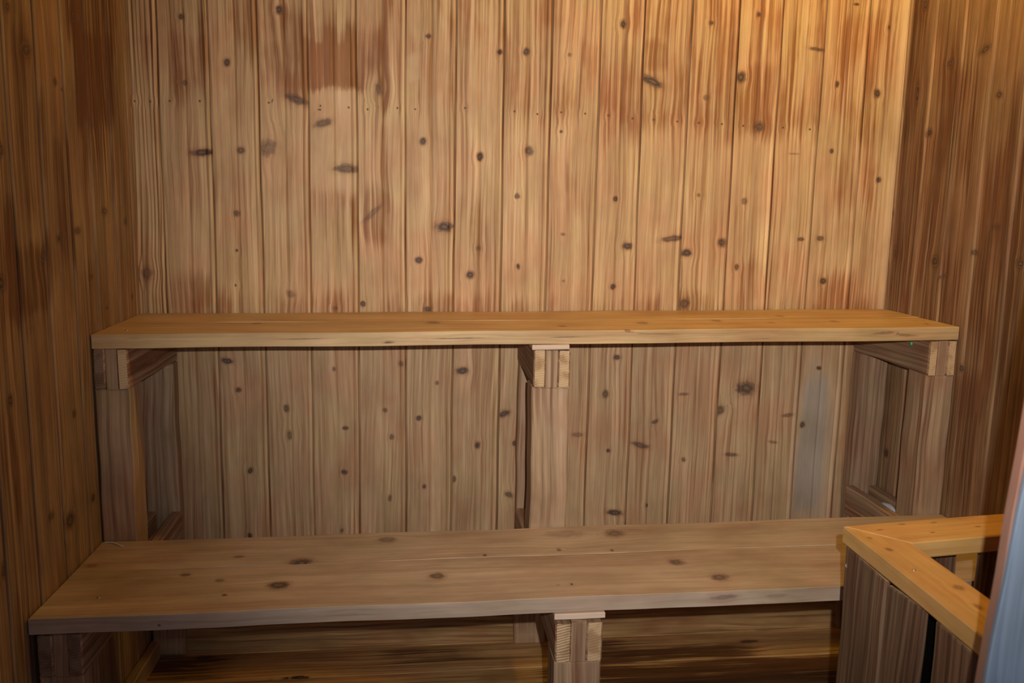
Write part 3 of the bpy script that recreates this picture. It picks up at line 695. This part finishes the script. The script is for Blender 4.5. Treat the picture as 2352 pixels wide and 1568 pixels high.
mb.slab([(0.4912, 0.7562, 0.01), (0.6302, 0.7562, 1.94), (1.20, 0.7562, 1.94), (1.20, 0.7562, 0.01)], (0, 0.013, 0), (0, 0, 1), (1, 0, 0), 85, dl=0.03, dw=0.03, ch=0.001)
e = mb.build('door_core', EDGE, door); e['label'] = 'bare salmon brown door edge'

# ------------------------------------------------------------------ benches
def seat_board(parent, y0, y1, ztop, tilt, x0, x1, thk, seed, mat, knots, tone, x0b=None, x1b=None, stain=0.0, ring=0.2, ek=()):
    mb = MB(); xb0 = x0 if x0b is None else x0b; xb1 = x1 if x1b is None else x1b
    z = lambda x: ztop+tilt*x
    mb.slab([(x0, y0, z(x0)), (x1, y0, z(x1)), (xb1, y1, z(xb1)), (xb0, y1, z(xb0))], (0, 0, -thk), (1, 0, tilt), (0, 1, 0), seed, ch=0.0008, dl=0.0095, dw=0.009,
            knots=[(k[1], k[0], k[3], k[2], -k[4], k[5]) for k in knots if y0 <= k[1] < y1], tone=tone, wob=0.0006, stain=stain, ring=ring, edge_knots=ek)
    return mb.build('seat_board', [mat, END], parent)

def post(parent, xa, xb, y0, y1, z0, zl, zt, name='post', seed=1, tone=0.5):
    """square post whose top third is a tongue between the two rails"""
    mb = MB(); wd = xb-xa
    mb.slab([(xa, y0, z0), (xa, y0, zl), (xb, y0, zl), (xb, y0, z0)], (0, y1-y0, 0), (0, 0, 1), (1, 0, 0), seed, ch=0.003, dl=0.02, dw=0.015, tone=tone, wob=0.0010, pales=[(xa, xb, z0, z0+0.035, 0.55, 0.03)])
    mb.slab([(xa+wd*.335, y0, zl-.002), (xa+wd*.335, y0, zt), (xb-wd*.335, y0, zt), (xb-wd*.335, y0, zl-.002)], (0, y1-y0, 0), (0, 0, 1), (1, 0, 0), seed, ch=0.0015, dl=0.02, dw=0.01, tone=tone, wob=0.0004)
    return mb.build(name, [POST, END], parent)

def rail(parent, xf, xb, wd, yf, yb, zt, h, seed, zt_b=None, tone=0.5, inner=1, knots=(), em=None):
    """cross rail running back to the wall; xf / xb: left side x at the front and the back"""
    zb = zt if zt_b is None else zt_b
    mb = MB()
    if inner > 0:   # show face on the right-hand side
        P = [(xf+wd, yf, zt-h), (xb+wd, yb, zb-h), (xb+wd, yb, zb), (xf+wd, yf, zt)]; T = (-wd, 0, 0)
    else:
        P = [(xf, yf, zt-h), (xb, yb, zb-h), (xb, yb, zb), (xf, yf, zt)]; T = (wd, 0, 0)
    mb.slab(P, T, (0, 1, 0), (0, 0, 1), seed, ch=0.0025, dl=0.015, dw=0.012, tone=tone, wob=0.0006, stain=0.25, knots=knots)
    return mb.build('rail', [POST, em or END], parent)

UT = lambda x: 0.7748+0.0110*x      # upper seat surface
LT = lambda x: 0.3754+0.0139*x      # lower seat surface
# upper bench
ub = thing('upper_bench', 'long upper wooden sauna bench against the back wall, carried on post and rail frames', 'bench', (0.25, 1.9, LT(0.25)-0.026))
seat_board(ub, 1.752, 1.8950, 0.7748, 0.0110, LX(1.752)+.002, RX(1.752)-.002, 0.0268, 3.1, UBENCH, K_UP, 0.52, LX(1.894)+.002, RX(1.894)-.002,
           ek=[(.0215, -.041, .004, .009, 0, 1), (.001, -.51, .003, .008, 0, 1), (.025, .70, .004, .02, 0, .6), (.010, .95, .0025, .022, 3, .5), (.015, .995, .0025, .018, -4, .45), (.014, .09, .0009, .045, 0, .8), (.012, -.20, .0009, .04, 1, .6), (.008, .48, .0010, .035, -1, .5), (.013, .30, .0009, .03, 2, .6)])
seat_board(ub, 1.8957, 2.033, 0.7748, 0.0110, LX(1.896)+.002, RX(1.896)-.002, 0.0262, 5.7, UBENCH, K_UP, 0.50, LX(2.033)+.002, RX(2.033)-.002)
zbase = lambda x: LT(x)-0.0265       # the front posts stand on the lower bench's rails
def uframe(xa, xb, xra, xrb, ztop, zlo, sd, zfoot, zrear=0.0, tone=.5, stand=1.752, e1=None, e2=None):
    wd = xb-xa; rw = wd*.322
    post(ub, xa, xb, stand, stand+.072, zfoot, zlo, ztop, seed=sd, tone=tone)
    post(ub, xra, xrb, 1.995, 2.036, zrear, zlo, ztop, name='rear_post', seed=sd+1.3, tone=tone)
    wr = xrb-xra
    rail(ub, xa+.0004, xra+.0004, rw, stand-.0015, 2.034, ztop, ztop-zlo-.001, sd+2, tone=tone, inner=-1 if xa > 0 else 1, em=e1)
    rail(ub, xb-rw-.0004, xrb-rw-.0004, rw, stand-.0015, 2.034, ztop, ztop-zlo-.001, sd+3, tone=tone, inner=-1 if xa > 0 else 1, em=e2)
uframe(-0.5930, -0.5290, -0.5820, -0.5120, 0.7405, 0.6650, 11.0, zbase(-.56), tone=.48, e1=END3)
uframe(0.2290, 0.3030, 0.2300, 0.3030, 0.7385, 0.6650, 17.3, zbase(.26), tone=.47)
uframe(1.0390, 1.1000, 1.0190, 1.0880, 0.7580, 0.6870, 23.9, zbase(1.06), tone=.30)
mb = MB(); mb.slab([(0.2262, 1.7495, UT(.2262)-.0272), (0.2990, 1.7495, UT(.299)-.0272), (0.2990, 1.823, UT(.299)-.0272), (0.2262, 1.823, UT(.2262)-.0272)], (0, 0, -.0098), (1, 0, 0.011), (0, 1, 0), 9, ch=.0008)
o = mb.build('shim', SHIM, ub); o['label'] = 'pale packing shim'

# lower bench
lb = thing('lower_bench', 'long lower wooden sauna bench with large grey knots, in front of the upper bench', 'bench', (0.25, 1.6, 0.0))
seat_board(lb, 1.428, 1.6085, 0.3754, 0.0139, LX(1.428)+.003, RX(1.428)-.003, 0.0268, 7.7, BENCH, K_LOW, 0.50, LX(1.6085)+.003, RX(1.6085)-.003, ring=.12, ek=[(.018, -.40, .0015, .002, 0, 1), (.011, .525, .004, .022, 3, .5), (.012, .62, .003, .02, 0, .3), (.016, -.1, .0008, .04, 0, .35)])
seat_board(lb, 1.6093, 1.748, 0.3754, 0.0139, LX(1.6105)+.003, RX(1.6105)-.003, 0.0268, 9.2, BENCH, K_LOW, 0.50, LX(1.748)+.003, RX(1.748)-.003, ring=.12)
def lframe(xa, xb, xra, xrb, ztop, zlo, sd, ztb=None, tone=.5, e1=None, e2=None):
    wd = xb-xa; rw = wd*.34
    post(lb, xa, xb, 1.430, 1.505, 0.0+FZ(xa), zlo, ztop, seed=sd, tone=tone)
    inner = -1 if xa > 0 else 1
    rail(lb, xa+.0003, xra, rw, 1.4285, 1.992, ztop, ztop-zlo-.001, sd+2, ztb, tone=tone, inner=inner, em=e1)
    rail(lb, xb-rw-.0003, xrb-rw, rw, 1.4285, 1.992, ztop, ztop-zlo-.001, sd+3, ztb, tone=tone, inner=inner, em=e2)
lframe(-0.5930, -0.5250, -0.582, -0.505, 0.3385, 0.2685, 41.0, tone=.47, e1=END3, e2=END3)
lframe(0.2350, 0.3150, 0.2270, 0.3060, 0.3320, 0.2620, 47.0, tone=.54, e1=END2)
lframe(1.0400, 1.1050, 1.0070, 1.085, 0.3620, 0.2950, 53.0, 0.3740, tone=.48)
mb = MB(); mb.slab([(0.2318, 1.4245, LT(.2318)-.0274), (0.3175, 1.4245, LT(.3175)-.0274), (0.3175, 1.50, LT(.3175)-.0274), (0.2318, 1.50, LT(.2318)-.0274)], (0, 0, -.0100), (1, 0, 0.0139), (0, 1, 0), 19, ch=.0008)
o = mb.build('shim', SHIM, lb); o['label'] = 'pale packing shim'

# ------------------------------------------------------------------ stove guard
gd = thing('stove_guard', 'wooden stove guard with golden mitred top rails over dark vertical slats', 'guard', (0.68, 1.25, 0.0))
GT = CAM_Z-0.500
KG = [(0.674, 1.19, .004, .006, 0, .7), (0.70, 1.06, .006, .008, 0, .6), (0.692, 1.005, .004, .007, 0, .6), (0.668, 1.235, .003, .004, 0, .6)]
mb = MB(); mb.slab([(0.651, 0.80, GT), (0.651, 1.283, GT), (0.7205, 1.212, GT), (0.7205, 0.80, GT)], (0, 0, -0.0262), (0, 1, 0), (1, 0, 0), 91, ch=0.002, dl=.01, dw=.01, knots=KG, tone=.52, wob=.0003, ring=.1)
o = mb.build('top_rail', [GUARD, END], gd); o['label'] = 'golden pine side top rail'
bl = Vector((0.990, 0.143, 0)).normalized(); bw = Vector((-0.143, 0.990, 0)).normalized()
KB = []
for (x, y, ra, rb) in [(0.745, 1.285, .006, .0022), (0.80, 1.29, .006, .002), (0.70, 1.265, .005, .002), (0.775, 1.25, .004, .002), (0.86, 1.27, .005, .002)]:
    p = Vector((x, y, 0)); KB.append((p.dot(bw), p.dot(bl), rb, ra, 0, .7))
mb = MB(); mb.slab([(0.6515, 1.2835, GT), (1.098, 1.3475, GT), (1.098, 1.266, GT), (0.721, 1.2125, GT)], (0, 0, -0.0262), bl, bw, 92, ch=0.002, dl=.01, dw=.01, knots=KB, tone=.56, wob=.0003, ring=.1)
o = mb.build('top_rail', [GUARD, END], gd); o['label'] = 'golden pine back top rail'
def slat(P, T, W, seed, tone=.5):
    mb = MB(); mb.slab(P, T, (0, 0, 1), W, seed, ch=.002, dl=.02, dw=.012, tone=tone, ring=.4, wob=.0012, stain=.2)
    return mb.build('slat', [SLAT, END], gd)
for ya, yb, zt, zt2, lean, sd, tn in [(1.279, 1.158, GT-.029, GT-.034, .004, 93, .50), (1.150, 1.061, GT-.036, GT-.030, 0, 94.4, .46), (1.031, 0.948, GT-.029, GT-.033, 0, 95.2, .56), (0.935, 0.85, GT-.030, GT-.030, 0, 96, .5)]:
    slat([(0.655, ya, FZ(.65)), (0.655, ya, zt), (0.655, yb, zt2), (0.655, yb, FZ(.65))], (0.009, 0, 0), (0, -1, 0), sd, tn)
for xa, xb, sd in [(0.676, 0.762, 97), (0.775, 0.835, 98.5), (0.886, 1.0, 99)]:
    a = Vector((0.651, 1.283, 0)); pa = a+bl*(xa-.651)-bw*.03; pb = a+bl*(xb-.651)-bw*.03
    z0 = FZ(.8)
    slat([(pa.x, pa.y, z0), (pa.x, pa.y, GT-.028), (pb.x, pb.y, GT-.028), (pb.x, pb.y, z0)], bw*.018, bl, sd, .45)
mb = MB(); mb.slab([(0.690, 0.85, 0.10), (0.690, 1.20, 0.10), (0.690, 1.20, 0.50), (0.690, 0.85, 0.50)], (0.004, 0, 0), (0, 1, 0), (0, 0, 1), 5, dl=.1, dw=.1, ch=.0005, wob=0)
o = mb.build('gap_darkener', GAP_BLACK, gd); o['label'] = 'added dark sheet blacking out the slat gaps'  # added behind the slats only to keep their gaps black
def screw(p, n, parent):
    vs, fs = lathe([(0.0001, .0012), (.002, .0011), (.0030, .0004), (.0031, -.001)], 12, p, n)
    return simple('screw', vs, fs, STEEL, parent, True)
screw((0.6715, 1.118, GT), 'z', gd)
o = screw((0.6545, 1.270, GT-.058), 'x', gd); 
screw((RX(1.84)-.045, 1.835, UT(1.03)), 'z', ub)
screw((-0.545, 1.80, UT(-.545)), 'z', ub)
screw((0.245, 1.475, LT(.245)), 'z', lb)
screw((-0.52, 1.50, LT(-.52)), 'z', lb)

# ------------------------------------------------------------------ small things
def tube(pts, r, n=8):
    vs, fs = [], []
    for i, p in enumerate(pts):
        d = (Vector(pts[min(i+1, len(pts)-1)])-Vector(pts[max(i-1, 0)])).normalized()
        a = d.cross(Vector((0, 0, 1))).normalized(); b = a.cross(d)
        for k in range(n):
            t = 2*math.pi*k/n; vs.append(Vector(p)+a*(r*math.cos(t))+b*(r*math.sin(t)))
    for i in range(len(pts)-1):
        for k in range(n): k2 = (k+1) % n; fs.append((i*n+k, i*n+k2, (i+1)*n+k2, (i+1)*n+k))
    fs.append(tuple(range(n))[::-1]); fs.append(tuple((len(pts)-1)*n+k for k in range(n)))
    return vs, fs
pts = [(-0.586+.0405*t, 1.742-.020*t+.003*math.sin(t*5), LT(-.57)+.0012+.0015*math.sin(t*3)) for t in [i/8 for i in range(9)]]
vs, fs = tube(pts, .0011); o = simple('straw_stalk', vs, fs, WHITE)
o['label'] = 'thin whitish stalk lying at the back left corner of the lower bench'; o['category'] = 'stalk'
pp = MB()
rs = random.Random(5)
vs, fs = [], []
nu, nv = 14, 8
for side in (0, 1):
    for i in range(nu+1):
        for j in range(nv+1):
            u, v_ = i/nu, j/nv
            x = 1.040+.040*v_; y = 1.835+.115*u
            z = 0.345+.006*math.sin(u*9+v_*5)+.005*math.sin(v_*11+u*3)-.0012*side + .012*v_
            vs.append((x, y, z))
S = (nu+1)*(nv+1)
for i in range(nu):
    for j in range(nv):
        a = i*(nv+1)+j; fs.append((a, a+nv+1, a+nv+2, a+1)); fs.append((S+a+1, S+a+nv+2, S+a+nv+1, S+a))
scrap = simple('paper_scrap', vs, fs, SCRAP, None, True)
scrap['label'] = 'crumpled pale paper scrap tucked between the rails at the right wall above the lower bench'; scrap['category'] = 'paper'
vs, fs = lathe([(0.0001, -.0035), (.003, -.003), (.0042, -.0012), (.003, 0), (.0015, .001), (.0001, .001)], 14, (1.029, 1.800, 0.745), 'x')
o = simple('push_pin', vs, fs, GREEN, None, True)
o['label'] = 'tiny green push pin in the right rail under the upper bench'; o['category'] = 'pin'

# ------------------------------------------------------------------ lamp on the ceiling near the right-hand back corner
lt = thing('ceiling_lamp', 'round opal glass sauna lamp on the ceiling near the right back corner', 'lamp', (0.84, 1.50, 2.049))
vs, fs = lathe([(0.0001, 0.0), (.062, 0.0), (.066, -.008), (.066, -.03), (.056, -.034), (.054, -.02), (.0001, -.02)], 32, (.84, 1.50, 2.049), 'z')
simple('lamp_base', vs, fs, RIM, lt, True)
vs, fs = lathe([(.052, -.034), (.055, -.05), (.050, -.085), (.034, -.110), (.014, -.120), (.0001, -.121)], 32, (.84, 1.50, 2.049), 'z')
simple('glass_shade', vs, fs, GLASS, lt, True)
